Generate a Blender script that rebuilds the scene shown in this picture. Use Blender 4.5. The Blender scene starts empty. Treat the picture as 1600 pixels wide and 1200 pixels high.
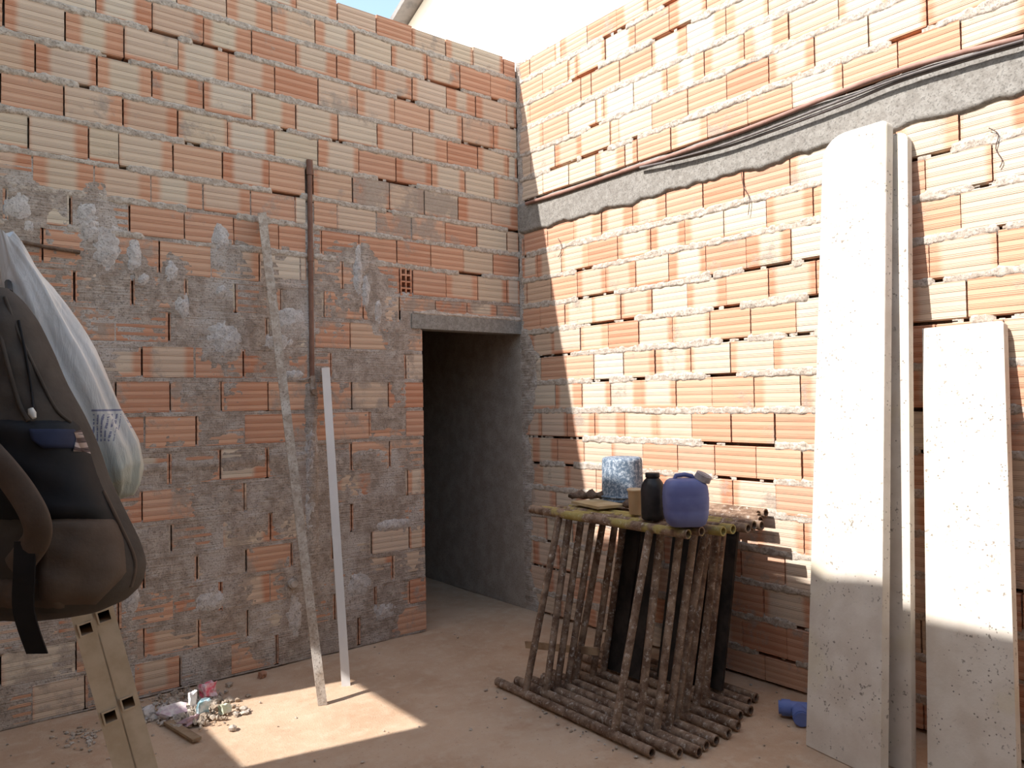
import bpy, bmesh, math, random
import numpy as np
from mathutils import Vector, Matrix
random.seed(7)
SC = bpy.context.scene
COL = SC.collection
# ------------------------------------------------------------------ camera
FPX, YAW, PITCH, ROLL = 1192.67, math.radians(51.386), math.radians(1.3438), math.radians(-0.9446)
CAM = Vector((-3.93185, -4.78984, 1.66244))
FW = Vector((math.cos(YAW)*math.cos(PITCH), math.sin(YAW)*math.cos(PITCH), math.sin(PITCH)))
_r = Vector((math.sin(YAW), -math.cos(YAW), 0)); _u = _r.cross(FW)
RT = math.cos(ROLL)*_r + math.sin(ROLL)*_u
UP = -math.sin(ROLL)*_r + math.cos(ROLL)*_u
cd = bpy.data.cameras.new('camera'); cam = bpy.data.objects.new('camera', cd); COL.objects.link(cam)
cd.sensor_width = 36; cd.lens = FPX/1600*36; cd.clip_start = .05; cd.clip_end = 300
cam.matrix_world = Matrix(((RT.x, UP.x, -FW.x, CAM.x), (RT.y, UP.y, -FW.y, CAM.y), (RT.z, UP.z, -FW.z, CAM.z), (0, 0, 0, 1)))
SC.camera = cam
# ------------------------------------------------------------------ sky, sun, exposure
SUN_M, SUN_N = 1.05, .207
sdir = Vector((SUN_M, -SUN_N, -1)).normalized()
W = bpy.data.worlds.new('world'); SC.world = W; W.use_nodes = True
wn = W.node_tree; wn.nodes.clear()
sky = wn.nodes.new('ShaderNodeTexSky'); sky.sky_type = 'NISHITA'; sky.sun_disc = False
sky.sun_elevation = math.asin(-sdir.z); sky.sun_rotation = math.atan2(-sdir.x, -sdir.y)
sky.air_density = 1.0; sky.dust_density = .6; sky.ozone_density = 1.0
bg = wn.nodes.new('ShaderNodeBackground'); bg.inputs[1].default_value = 0.42
wo = wn.nodes.new('ShaderNodeOutputWorld')
hz = wn.nodes.new('ShaderNodeMix'); hz.data_type = 'RGBA'; hz.blend_type = 'MULTIPLY'; hz.inputs[0].default_value = 1; hz.inputs[7].default_value = (1, .90, .73, 1)
wn.links.new(sky.outputs[0], hz.inputs[6]); wn.links.new(hz.outputs[2], bg.inputs[0]); wn.links.new(bg.outputs[0], wo.inputs[0])
sl = bpy.data.lights.new('sun', 'SUN'); sl.energy = 6.6; sl.angle = math.radians(.53); sl.color = (1, .97, .94)
so = bpy.data.objects.new('sun', sl); COL.objects.link(so)
so.rotation_euler = sdir.to_track_quat('-Z', 'Y').to_euler(); so.location = (-8, 2, 8)
SC.view_settings.view_transform = 'Standard'; SC.view_settings.look = 'None'
SC.view_settings.gamma = 1; SC.view_settings.use_curve_mapping = False
SC.view_settings.exposure = 0.35

# ------------------------------------------------------------------ pixel -> place helpers
def ray(px, py): return FW + (px-800)/FPX*RT - (py-600)/FPX*UP
def on_y(px, py, Y=0.0):
    d = ray(px, py); return CAM + d*((Y-CAM.y)/d.y)
def on_x(px, py, X=0.0):
    d = ray(px, py); return CAM + d*((X-CAM.x)/d.x)
def on_z(px, py, Z=0.0):
    d = ray(px, py); return CAM + d*((Z-CAM.z)/d.z)
def at(px, py, D): return CAM + ray(px, py)*D

# ------------------------------------------------------------------ mesh helpers
class MB:
    def __init__(s): s.v = []; s.f = []; s.smooth = []
    def add(s, vs, fs, smooth=False):
        n = len(s.v); s.v += [tuple(v) for v in vs]; s.f += [tuple(i+n for i in f) for f in fs]; s.smooth += [smooth]*len(fs); return s
    def box(s, a, b):
        (x0, y0, z0), (x1, y1, z1) = a, b
        return s.hexa([(x0,y0,z0),(x1,y0,z0),(x1,y1,z0),(x0,y1,z0),(x0,y0,z1),(x1,y0,z1),(x1,y1,z1),(x0,y1,z1)])
    def hexa(s, p):
        return s.add(p, [(0,3,2,1),(4,5,6,7),(0,1,5,4),(1,2,6,5),(2,3,7,6),(3,0,4,7)])
    def bar(s, a, b, w, h, up=(0,0,1)):
        a = Vector(a); b = Vector(b); d = (b-a).normalized(); u = Vector(up)
        x = d.cross(u).normalized(); y = x.cross(d)
        c = [(-w/2,-h/2),(w/2,-h/2),(w/2,h/2),(-w/2,h/2)]
        return s.hexa([a+x*i+y*j for i, j in c]+[b+x*i+y*j for i, j in c])
    def tube(s, pts, r, n=10, cap=True, wall=None, smooth=True):
        pts = [Vector(p) for p in pts]; rs = r if isinstance(r, (list, tuple)) else [r]*len(pts)
        prev = None; rings = []
        for i, p in enumerate(pts):
            d = (pts[min(i+1, len(pts)-1)]-pts[max(i-1, 0)]).normalized()
            if prev is None:
                u = Vector((0, 0, 1)) if abs(d.z) < .9 else Vector((1, 0, 0))
                x = d.cross(u).normalized()
            else:
                x = (prev-d*prev.dot(d)).normalized()
            prev = x; y = d.cross(x)
            rings.append([(p+(x*math.cos(2*math.pi*k/n)+y*math.sin(2*math.pi*k/n))*rs[i], ) for k in range(n)])
        vs = [q[0] for rg in rings for q in rg]; fs = []
        for i in range(len(pts)-1):
            for k in range(n): fs.append((i*n+k, i*n+(k+1) % n, (i+1)*n+(k+1) % n, (i+1)*n+k))
        s.add(vs, fs, smooth)
        if wall:                                             # open pipe end: rim and dark bore
            for i, sg in ((0, 1), (len(pts)-1, -1)):
                d = (pts[1]-pts[0]).normalized() if i == 0 else (pts[-2]-pts[-1]).normalized()
                ring = [Vector(q[0]) for q in rings[i]]; c = pts[i]
                inn = [c+(q-c)*wall for q in ring]; deep = [q+d*.06 for q in inn]
                vs = ring+inn+deep+[c+d*.06]; fs = []
                for k in range(n):
                    k2 = (k+1) % n
                    fs += [(k, k2, n+k2, n+k), (n+k, n+k2, 2*n+k2, 2*n+k), (2*n+k, 2*n+k2, 3*n)]
                s.add(vs, fs)
        elif cap:
            s.add([q[0] for q in rings[0]], [tuple(range(n))[::-1]]); s.add([q[0] for q in rings[-1]], [tuple(range(n))])
        return s
    def lathe(s, prof, c=(0, 0, 0), n=24, smooth=True, cap=True):
        c = Vector(c); vs = []; fs = []
        for r, z in prof:
            for k in range(n): vs.append(c+Vector((r*math.cos(2*math.pi*k/n), r*math.sin(2*math.pi*k/n), z)))
        for i in range(len(prof)-1):
            for k in range(n): fs.append((i*n+k, i*n+(k+1) % n, (i+1)*n+(k+1) % n, (i+1)*n+k))
        s.add(vs, fs, smooth)
        if cap:
            s.add(vs[:n], [tuple(range(n))[::-1]]); s.add(vs[-n:], [tuple(range(n))])
        return s
    def loft(s, rings, smooth=True, cap=True):
        n = len(rings[0]); vs = [v for r in rings for v in r]; fs = []
        for i in range(len(rings)-1):
            for k in range(n): fs.append((i*n+k, i*n+(k+1) % n, (i+1)*n+(k+1) % n, (i+1)*n+k))
        s.add(vs, fs, smooth)
        if cap:
            s.add(rings[0], [tuple(range(n))[::-1]], smooth); s.add(rings[-1], [tuple(range(n))], smooth)
        return s
    def mesh(s, name):
        m = bpy.data.meshes.new(name); m.from_pydata(s.v, [], s.f); m.update()
        for p, sm in zip(m.polygons, s.smooth): p.use_smooth = sm
        return m
    def build(s, name, mat, parent=None, org=None, weld=False):
        if org is not None:
            o3 = Vector(org); s.v = [tuple(Vector(v)-o3) for v in s.v]
        m = s.mesh(name)
        bm = bmesh.new(); bm.from_mesh(m)
        if weld: bmesh.ops.remove_doubles(bm, verts=bm.verts, dist=1e-5)
        bmesh.ops.recalc_face_normals(bm, faces=bm.faces); bm.to_mesh(m); bm.free()
        m.materials.append(mat); o = bpy.data.objects.new(name, m); COL.objects.link(o)
        if org is not None: o.location = org
        if parent is not None:
            o.parent = parent
            if parent.type == 'EMPTY' and org is None: o.matrix_parent_inverse = Matrix.Identity(4)
        return o
def empty(name, loc=(0, 0, 0), rz=0):
    o = bpy.data.objects.new(name, None); COL.objects.link(o); o.location = loc; o.rotation_euler = (0, 0, rz); o.empty_display_size = .1; return o
def tag(o, label=None, cat=None, group=None, kind=None):
    for k, v in (('label', label), ('category', cat), ('group', group), ('kind', kind)):
        if v: o[k] = v
    return o
def struct(o, label=None): return tag(o, label, kind='structure')

# ------------------------------------------------------------------ numpy noise
def vnoise(x, y, seed=0):
    x = np.asarray(x, float); y = np.asarray(y, float)
    xi = np.floor(x).astype(np.int64); yi = np.floor(y).astype(np.int64); fx = x-xi; fy = y-yi
    fx = fx*fx*(3-2*fx); fy = fy*fy*(3-2*fy)
    def h(a, b):
        k = (a*374761393+b*668265263+seed*974634777) & 0xffffffff
        k = ((k ^ (k >> 13))*1274126177) & 0xffffffff
        return ((k ^ (k >> 16)) & 0xffffff)/float(0xffffff)
    return (h(xi, yi)*(1-fx)+h(xi+1, yi)*fx)*(1-fy)+(h(xi, yi+1)*(1-fx)+h(xi+1, yi+1)*fx)*fy
def fbm(x, y, sc, seed=0, oc=4):
    t = 0; a = .5; n = 0
    for i in range(oc):
        t = t+a*vnoise(x*sc*2**i+17.3*i, y*sc*2**i+5.1*i, seed+i); n += a; a *= .5
    return t/n
def smooth(a, b, x):
    t = np.clip((x-a)/(b-a), 0, 1); return t*t*(3-2*t)
def heightfield(name, us, zs, h, wall, mat, parent, floor_h=-.006, kind=None, cut=None):
    """relief standing on a wall plane; h[iz, iu] is its thickness, faces only where something shows"""
    nz, nu = h.shape
    idx = np.full((nz, nu), -1); hh = np.maximum(h, floor_h-.004)
    vis = h > floor_h
    fm = vis[:-1, :-1] | vis[1:, :-1] | vis[:-1, 1:] | vis[1:, 1:]
    if cut is not None: fm &= ~(cut[:-1, :-1] | cut[1:, :-1] | cut[:-1, 1:] | cut[1:, 1:])
    use = np.zeros((nz, nu), bool)
    use[:-1, :-1] |= fm; use[1:, :-1] |= fm; use[:-1, 1:] |= fm; use[1:, 1:] |= fm
    ids = np.argwhere(use); idx[use] = np.arange(len(ids))
    if wall == 'L': V = [(us[i], -hh[j, i], zs[j]) for j, i in ids]
    else: V = [(-hh[j, i], -us[i], zs[j]) for j, i in ids]
    F = [(idx[j, i], idx[j, i+1], idx[j+1, i+1], idx[j+1, i]) for j, i in np.argwhere(fm)]
    m = bpy.data.meshes.new(name); m.from_pydata([tuple(map(float, v)) for v in V], [], [tuple(map(int, f)) for f in F]); m.update()
    m.shade_smooth(); m.materials.append(mat)
    o = bpy.data.objects.new(name, m); COL.objects.link(o); o.parent = parent
    if kind: o['kind'] = kind
    return o

# ------------------------------------------------------------------ materials
class NT:
    def __init__(s, name):
        s.m = bpy.data.materials.new(name); s.m.use_nodes = True; s.t = s.m.node_tree; s.t.nodes.clear()
        s.o = s.n('ShaderNodeOutputMaterial'); s.b = s.n('ShaderNodeBsdfPrincipled'); s.l(s.b.outputs[0], s.o.inputs[0])
        s.b.inputs['Specular IOR Level'].default_value = .2
    def n(s, t, **k):
        x = s.t.nodes.new(t)
        for a, b in k.items(): setattr(x, a, b)
        return x
    def l(s, a, b): s.t.links.new(a, b)
    def val(s, x, sock):
        if isinstance(x, (int, float)): sock.default_value = x
        elif isinstance(x, tuple): sock.default_value = x if len(x) == len(sock.default_value) else (*x, 1)
        else: s.l(x, sock)
    def math(s, op, a, b=0., c=None, clamp=False):
        x = s.n('ShaderNodeMath', operation=op, use_clamp=clamp); s.val(a, x.inputs[0]); s.val(b, x.inputs[1])
        if c is not None: s.val(c, x.inputs[2])
        return x.outputs[0]
    def mix(s, f, a, b, t='MIX'):
        x = s.n('ShaderNodeMix', data_type='RGBA', blend_type=t); s.val(f, x.inputs[0]); s.val(a, x.inputs[6]); s.val(b, x.inputs[7]); return x.outputs[2]
    def sstep(s, x, a, b):
        r = s.n('ShaderNodeMapRange', interpolation_type='SMOOTHSTEP'); s.val(x, r.inputs[0]); s.val(a, r.inputs[1]); s.val(b, r.inputs[2]); return r.outputs[0]
    def pos(s): return s.n('ShaderNodeNewGeometry').outputs['Position']
    def obj(s): return s.n('ShaderNodeTexCoord').outputs['Object']
    def xyz(s, v):
        x = s.n('ShaderNodeSeparateXYZ'); s.l(v, x.inputs[0]); return x.outputs
    def scaled(s, v, sc, off=None):
        x = s.n('ShaderNodeVectorMath', operation='MULTIPLY_ADD'); s.l(v, x.inputs[0]); x.inputs[1].default_value = sc
        if off is not None: s.val(off, x.inputs[2])
        return x.outputs[0]
    def noise(s, v, sc, det=4, rough=.55, dist=0.):
        x = s.n('ShaderNodeTexNoise'); s.l(v, x.inputs['Vector']); x.inputs['Scale'].default_value = sc
        x.inputs['Detail'].default_value = det; x.inputs['Roughness'].default_value = rough; x.inputs['Distortion'].default_value = dist; return x.outputs[0]
    def vor(s, v, sc):
        x = s.n('ShaderNodeTexVoronoi'); s.l(v, x.inputs['Vector']); x.inputs['Scale'].default_value = sc; return x.outputs
    def ramp(s, f, stops):
        x = s.n('ShaderNodeValToRGB'); s.l(f, x.inputs[0]); e = x.color_ramp.elements
        while len(e) < len(stops): e.new(.5)
        for i, (p, c) in enumerate(stops): e[i].position = p; e[i].color = (*c, 1)
        return x.outputs[0]
    def bump(s, h, strength=.4, dist=.01, normal=None):
        x = s.n('ShaderNodeBump'); x.inputs['Strength'].default_value = strength; x.inputs['Distance'].default_value = dist; s.l(h, x.inputs['Height'])
        if normal is not None: s.l(normal, x.inputs['Normal'])
        return x.outputs[0]
    def done(s, col, rough=.85, nrm=None, **k):
        s.val(col, s.b.inputs['Base Color']); s.val(rough, s.b.inputs['Roughness'])
        if nrm is not None: s.l(nrm, s.b.inputs['Normal'])
        for a, b in k.items(): s.val(b, s.b.inputs[a.replace('_', ' ')])
        return s.m
def mat_brick():
    t = NT('fired_clay'); o = t.obj(); x, y, z = t.xyz(o); P = t.pos()
    oi = t.n('ShaderNodeObjectInfo'); rnd = oi.outputs['Random']
    oc = t.n('ShaderNodeSeparateColor'); t.l(oi.outputs['Color'], oc.inputs[0]); lo, hi, amt = oc.outputs; film = oi.outputs['Alpha']
    wob = t.math('MULTIPLY', t.math('SUBTRACT', t.noise(P, 9, 3), .5), .10)
    xs = t.math('ADD', t.math('ADD', x, .5), wob)
    zs = t.math('ADD', z, .5)
    m1 = t.sstep(t.math('SUBTRACT', xs, lo), -.07, .08)
    m2 = t.sstep(t.math('SUBTRACT', hi, xs), -.07, .08)
    # uneven lower rim of the pale flash
    rim = t.math('MULTIPLY', t.math('FRACT', t.math('MULTIPLY', rnd, 7.31)), .3)
    m3 = t.sstep(t.math('SUBTRACT', t.math('ADD', zs, t.math('MULTIPLY', wob, .6)), t.math('SUBTRACT', rim, .14)), -.05, .06)
    pale = t.math('MULTIPLY', t.math('MULTIPLY', m1, m2), t.math('MULTIPLY', m3, amt))
    streak = t.noise(t.scaled(P, (3, 3, 90)), 1.0, 4, .6)
    tone = t.math('FRACT', t.math('MULTIPLY', rnd, 13.7))
    org = t.mix(tone, (.53, .22, .12), (.62, .325, .20))
    crm = t.mix(t.math('FRACT', t.math('MULTIPLY', rnd, 29.1)), (.60, .495, .365), (.65, .57, .46))
    c = t.mix(pale, org, crm)
    c = t.mix(t.math('MULTIPLY', t.sstep(streak, .45, .75), .28), c, (.66, .50, .36))
    # extruded ribs: five smooth bands between four combed bands
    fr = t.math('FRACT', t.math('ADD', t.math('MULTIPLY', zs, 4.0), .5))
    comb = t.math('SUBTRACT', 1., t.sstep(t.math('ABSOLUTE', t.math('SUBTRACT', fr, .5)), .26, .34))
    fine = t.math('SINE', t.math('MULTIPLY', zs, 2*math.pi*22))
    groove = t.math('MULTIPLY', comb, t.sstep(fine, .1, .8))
    c = t.mix(t.math('MULTIPLY', groove, .75), c, t.mix(.5, c, (.15, .105, .085)))  # shade inside the comb grooves painted into the clay colour
    c = t.mix(t.math('MULTIPLY', t.math('SUBTRACT', 1., comb), .16), c, (.74, .62, .48))
    # cement film left by trowelled mortar
    fn = t.noise(P, 5.5, 6, .65)
    fm = t.sstep(t.math('ADD', fn, t.math('MULTIPLY', film, .42)), .62, .76)
    c = t.mix(t.math('MULTIPLY', fm, .85), c, t.mix(t.noise(P, 40, 3), (.30, .235, .185), (.47, .39, .325)))
    big = t.noise(P, 1.3, 3)
    c = t.mix(t.math('MULTIPLY', t.sstep(big, .5, .8), .18), c, (.32, .2, .14))
    grain = t.noise(P, 260, 2)
    h = t.math('ADD', t.math('ADD', t.math('MULTIPLY', groove, -.8), t.math('MULTIPLY', fm, t.math('MULTIPLY', t.noise(P, 75, 5, .7), 1.8))), t.math('ADD', t.math('MULTIPLY', grain, .25), t.math('MULTIPLY', streak, .25)))
    return t.done(c, .9, t.bump(h, .7, .004))
def mat_rough(name, c0, c1, c2=None, sc=18, bump=.6, dist=.008, rib=False, fine=95):
    t = NT(name); P = t.pos()
    n = t.noise(P, sc, 6, .65); f = t.noise(P, fine, 3, .6)
    c = t.mix(t.sstep(n, .35, .68), c0, c1)
    if c2: c = t.mix(t.math('MULTIPLY', t.sstep(t.noise(P, sc*.22, 4), .48, .66), .8), c, c2)
    c = t.mix(t.math('MULTIPLY', t.sstep(f, .52, .66), .6), c, tuple(v*.42 for v in c0))
    h = t.math('ADD', t.math('MULTIPLY', n, .6), t.math('MULTIPLY', f, .4))
    if rib: h = t.math('ADD', h, t.math('MULTIPLY', t.noise(t.scaled(P, (4, 4, 110)), 1., 2), .7))
    return t.done(c, .95, t.bump(h, bump, dist))
def mat_slab():
    t = NT('precast_concrete'); P = t.pos()
    c = t.mix(t.sstep(t.noise(P, 7, 5), .3, .7), (.56, .485, .405), (.66, .595, .515))
    c = t.mix(t.math('MULTIPLY', t.sstep(t.noise(P, 3.1, 4), .56, .7), .35), c, (.60, .52, .33))
    sp = t.math('MULTIPLY', t.sstep(t.noise(P, 48, 3, .6), .60, .68), t.sstep(t.noise(P, 5, 3), .46, .60))
    c = t.mix(t.math('MULTIPLY', sp, .9), c, (.20, .17, .14))
    pit = t.vor(P, 45)[0]
    pm = t.math('MULTIPLY', t.math('SUBTRACT', 1., t.sstep(pit, .10, .22)), t.sstep(t.noise(P, 9, 2), .52, .57))
    c = t.mix(t.math('MULTIPLY', pm, .85), c, (.16, .135, .115))
    h = t.math('SUBTRACT', t.math('MULTIPLY', t.noise(P, 90, 4), .4), pm)
    return t.done(c, .9, t.bump(h, .4, .004))
def mat_tube(name, yellow=0.):
    t = NT(name); P = t.pos()
    c = t.mix(t.sstep(t.noise(P, 14, 5, .7), .35, .65), (.12, .07, .045), (.28, .19, .13))
    c = t.mix(t.math('MULTIPLY', t.sstep(t.noise(P, 38, 5, .75), .54, .66), .8), c, (.50, .43, .36))
    if yellow: c = t.mix(t.math('MULTIPLY', t.sstep(t.noise(P, 5.5, 3), .46, .56), yellow), c, (.40, .32, .09))
    return t.done(c, .85, t.bump(t.noise(P, 60, 5, .7), .6, .006))
def mat_simple(name, c0, c1=None, sc=20, rough=.6, bump=.2, dist=.003, **k):
    t = NT(name); P = t.obj()
    c = t.mix(t.sstep(t.noise(P, sc, 5), .35, .65), c0, c1 or tuple(v*.8 for v in c0))
    return t.done(c, rough, t.bump(t.noise(P, sc*3, 4), bump, dist), **k)
def mat_floor():
    t = NT('dusty_cement'); P = t.pos()
    a = t.noise(P, 1.6, 5, .6); b = t.noise(P, 12, 6, .65); f = t.noise(P, 120, 3)
    c = t.mix(t.sstep(a, .35, .65), (.45, .30, .195), (.54, .385, .265))
    c = t.mix(t.math('MULTIPLY', t.sstep(b, .45, .7), .5), c, (.57, .44, .32))
    c = t.mix(t.math('MULTIPLY', t.sstep(t.noise(P, 3.7, 6, .7), .55, .7), .45), c, (.40, .23, .135))
    c = t.mix(t.math('MULTIPLY', t.sstep(t.noise(P, 55, 4, .7), .63, .70), .55), c, (.16, .10, .07))
    h = t.math('ADD', t.math('MULTIPLY', b, .6), t.math('MULTIPLY', f, .35))
    return t.done(c, .95, t.bump(h, .55, .012))
M = {}
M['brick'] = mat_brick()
M['mortar'] = mat_rough('bed_mortar', (.38, .315, .255), (.57, .50, .43), None, 26, .9, .01)
M['core'] = mat_rough('joint_depth', (.16, .12, .10), (.25, .20, .17))
M['render'] = mat_rough('cement_splash', (.30, .24, .195), (.47, .395, .335), (.52, .465, .42), 16, 1.0, .012, True)
M['splat'] = mat_rough('cement_lump', (.44, .40, .37), (.60, .56, .53), None, 22, 1., .014)
M['beam'] = mat_rough('beam_concrete', (.225, .205, .18), (.31, .29, .26), None, 30, .7, .006)
M['floor'] = mat_floor()
M['slab'] = mat_slab()
M['tube'] = mat_tube('rusty_tube'); M['tube_y'] = mat_tube('rusty_yellow_tube', .7)
M['plaster_in'] = mat_rough('passage_plaster', (.33, .275, .23), (.42, .36, .305), None, 8, .3, .004)
M['white_wall'] = mat_simple('white_paint', (.80, .79, .76), (.74, .73, .70), 2, .8)
M['roof'] = mat_simple('roof_sheet', (.20, .19, .19), (.28, .26, .25), 8, .7)

# ------------------------------------------------------------------ structure: ground and floor
def grid_floor():
    m = MB(); xs = np.linspace(-5.1, 0.09, 126); ys = np.concatenate([np.linspace(-9, -4.9, 20), np.linspace(-4.8, 3.6, 170)])
    X, Y = np.meshgrid(xs, ys); Z = (fbm(X, Y, 2.2, 3, 4)-.5)*.018+(fbm(X, Y, 9, 8, 2)-.5)*.004-.004
    n = len(xs); V = [(float(a), float(b), float(c)) for a, b, c in zip(X.ravel(), Y.ravel(), Z.ravel())]
    F = [(j*n+i, j*n+i+1, (j+1)*n+i+1, (j+1)*n+i) for j in range(len(ys)-1) for i in range(n-1)]
    m.add(V, F, True); return m.build('floor', M['floor'])
struct(grid_floor(), 'dusty reddish cement floor of the yard')
g = MB(); g.add([(-60, -60, -.06), (60, -60, -.06), (60, 60, -.06), (-60, 60, -.06)], [(0, 1, 2, 3)])
struct(g.build('ground', M['floor']), 'bare earth beyond the walls')

# ------------------------------------------------------------------ brick walls
ZL = [4.457,4.283,4.076,3.884,3.669,3.464,3.254,3.041,2.848,2.651,2.438,2.235,2.029,1.822,1.616,1.408,1.19,.985,.78,.60,.40,.205,0.0]
ZR = [4.436,4.259,4.067,3.861,3.659,3.457,3.28,3.026,2.831,2.629,2.419,2.214,2.01,1.80,1.585,1.378,1.17,.975,.765,.566,.36,.158,0.0]
JL = {0:[-1889,-1595,-1292,-996,-699,-444,-138],1:[-2644,-2348,-2056,-1760,-1465,-1168,-868,-571,-274],
 2:[-3361,-3079,-2782,-2489,-2190,-1897,-1601,-1298,-1002,-701,-423,-120],3:[-3517,-3231,-2934,-2638,-2339,-2041,-1743,-1448,-1150,-855,-554,-256],
 4:[-3372,-3077,-2784,-2492,-2193,-1899,-1598,-1299,-1003,-700,-411,-109],5:[-3531,-3238,-2943,-2641,-2346,-2045,-1747,-1444,-1143,-841,-537,-256],
 6:[-3407,-3117,-2965,-2672,-2379,-2085,-1808,-1495,-1202,-912,-605,-286],7:[-3388,-3092,-2794,-2500,-2205,-1912,-1612,-1312,-1023,-726,-434,-135],
 8:[-3212,-2908,-2609,-2315,-2023,-1727,-1449,-1149,-861,-565,-276],9:[-2751,-2453,-2155,-1877,-1578,-1343,-1131,-1019,-727,-431,-143],
 10:[-2601,-2307,-2015,-1716,-1425,-1134,-825,-536,-248],11:[-2987,-2700,-2406,-2109,-1814,-1526,-1226],12:[-2555,-2260,-1966,-1670,-1381,-1084],
 13:[-2986,-2695,-2399,-2106,-1814,-1521,-1232],14:[-2837,-2547,-2257,-1975,-1675,-1387,-1094],15:[-2701,-2408,-2112,-1819,-1526,-1230],
 16:[-2851,-2557,-2261,-1959,-1666,-1378,-1084],17:[-2396,-2099,-1814,-1527,-1221],18:[-2548,-2252,-1961,-1671,-1378,-1080],
 19:[-2682,-2410,-2103,-1819,-1510,-1213],20:[-3532,-2845,-2542,-2247,-1961,-1661,-1358,-1080],21:[-3394,-2650,-2352,-2065,-1774,-1489,-1230]}
JR = {0:[159,462,530,815,1116,1404],1:[317,608,705,998,1287,1584,1882],2:[741,848,1134,1427,1722,2020,2312],
 3:[310,601,892,975,1260,1555,1853,2145,2441,2736],4:[441,1032,1115,1420,1720,2013,2305,2594,2890,3184],
 5:[591,879,1167,1283,1576,1865,2156,2451,2748,3038,3332],6:[],7:[636,931,1227,1526,1821,2421,3311],
 8:[217,497,789,1082,1386,1673,1969,2267,2561,3153,3450],9:[667,963,1248,1536,1832,2125,2422,3308],
 10:[237,525,815,1102,1387,1680,1978,2270,2566,3159,3459],11:[687,977,1263,1556,1851,2147,2438,3325],12:[825,1115,1402,1699,2000,2294],
 13:[989,1273,1574,1858,2156,2453],14:[824,1115,1406,1697,1991,2288],15:[414,705,986,1279,1576,1866,2157,2454],16:[822,1990,2285],17:[2453],
 18:[],19:[],20:[],21:[]}
DOOR_X = -.94
def fill(js, lo, hi, phase):
    """complete a course: measured joints, gaps cut into whole bricks, run on to both ends"""
    L = .295; js = sorted(js)
    if not js: js = [lo+phase*L+.05]
    out = [js[0]]
    for a, b in zip(js, js[1:]):
        k = max(1, round((b-a)/L))
        for i in range(1, k+1): out.append(a+(b-a)*i/k)
    while out[0]-L > lo+.03: out.insert(0, out[0]-L)
    while out[-1]+L < hi-.03: out.append(out[-1]+L)
    out = [lo]+[v for v in out if lo+.02 < v < hi-.02]+[hi]
    return out
def brick_mesh(k):
    rr = random.Random(100+k); m = MB()
    zz = [-.5]; yy = [.05]
    def stn(z, y): zz.append(z); yy.append(y)
    stn(-.475, 0.)
    for i in range(4):
        c = -.375+.25*i; stn(c-.085, 0.); stn(c-.075, .012); stn(c+.075, .012); stn(c+.085, 0.)
    stn(.475, 0.); stn(.5, .05)
    n = len(zz); V = []; xl = []; xr = []
    for i, (z, y) in enumerate(zip(zz, yy)):
        cut = .012 if i in (0, n-1) else 0
        a = -.5+cut+rr.uniform(0, .006); b = .5-cut-rr.uniform(0, .006)
        V += [(a, y, z), (b, y, z)]
    F = [(2*i, 2*i+1, 2*i+3, 2*i+2) for i in range(n-1)]
    q = len(V); V += [(-.5, 1, -.5), (.5, 1, -.5), (.5, 1, .5), (-.5, 1, .5)]
    F += [(0, q, q+1, 1), (2*n-2, 2*n-1, q+2, q+3), tuple([q]+list(range(0, 2*n, 2))+[q+3]), tuple([q+1, q+2]+list(range(2*n-1, 0, -2))), (q, q+3, q+2, q+1)]
    m.add(V, F); me = m.mesh('brick'); bm = bmesh.new(); bm.from_mesh(me); bmesh.ops.recalc_face_normals(bm, faces=bm.faces); bm.to_mesh(me); bm.free()
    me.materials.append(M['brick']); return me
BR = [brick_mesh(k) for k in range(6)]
def brick_obj(parent, wall, u0, u1, z0, z1, film, rr, orange=.2):
    o = bpy.data.objects.new('brick', rr.choice(BR)); COL.objects.link(o); o.parent = parent
    L = u1-u0; j = rr.uniform(-.003, .004)
    tilt = rr.gauss(0, .005)
    if wall == 'L': o.location = ((u0+u1)/2, j, (z0+z1)/2); o.rotation_euler = (0, tilt, 0)
    else: o.location = (j, -(u0+u1)/2, (z0+z1)/2); o.rotation_euler = (0, tilt, -math.pi/2); o.rotation_euler = (tilt, 0, -math.pi/2) if False else (0, 0, -math.pi/2)
    o.scale = (L, .11, z1-z0)
    q = rr.random()
    if q < orange: lo, hi, amt = 0, 1, rr.uniform(0, .25)
    elif q < orange+.12: lo, hi, amt = -.2, 1.2, rr.uniform(.7, 1)
    else:
        lo = rr.choice([-.2, rr.uniform(.08, .34), rr.uniform(.08, .25), rr.uniform(.05, .2)]); hi = rr.choice([1.2, rr.uniform(.62, .92), rr.uniform(.7, .9), rr.uniform(.75, .95)]); amt = rr.uniform(.5, .95)
    o.color = (lo, hi, amt, film); return o
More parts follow.
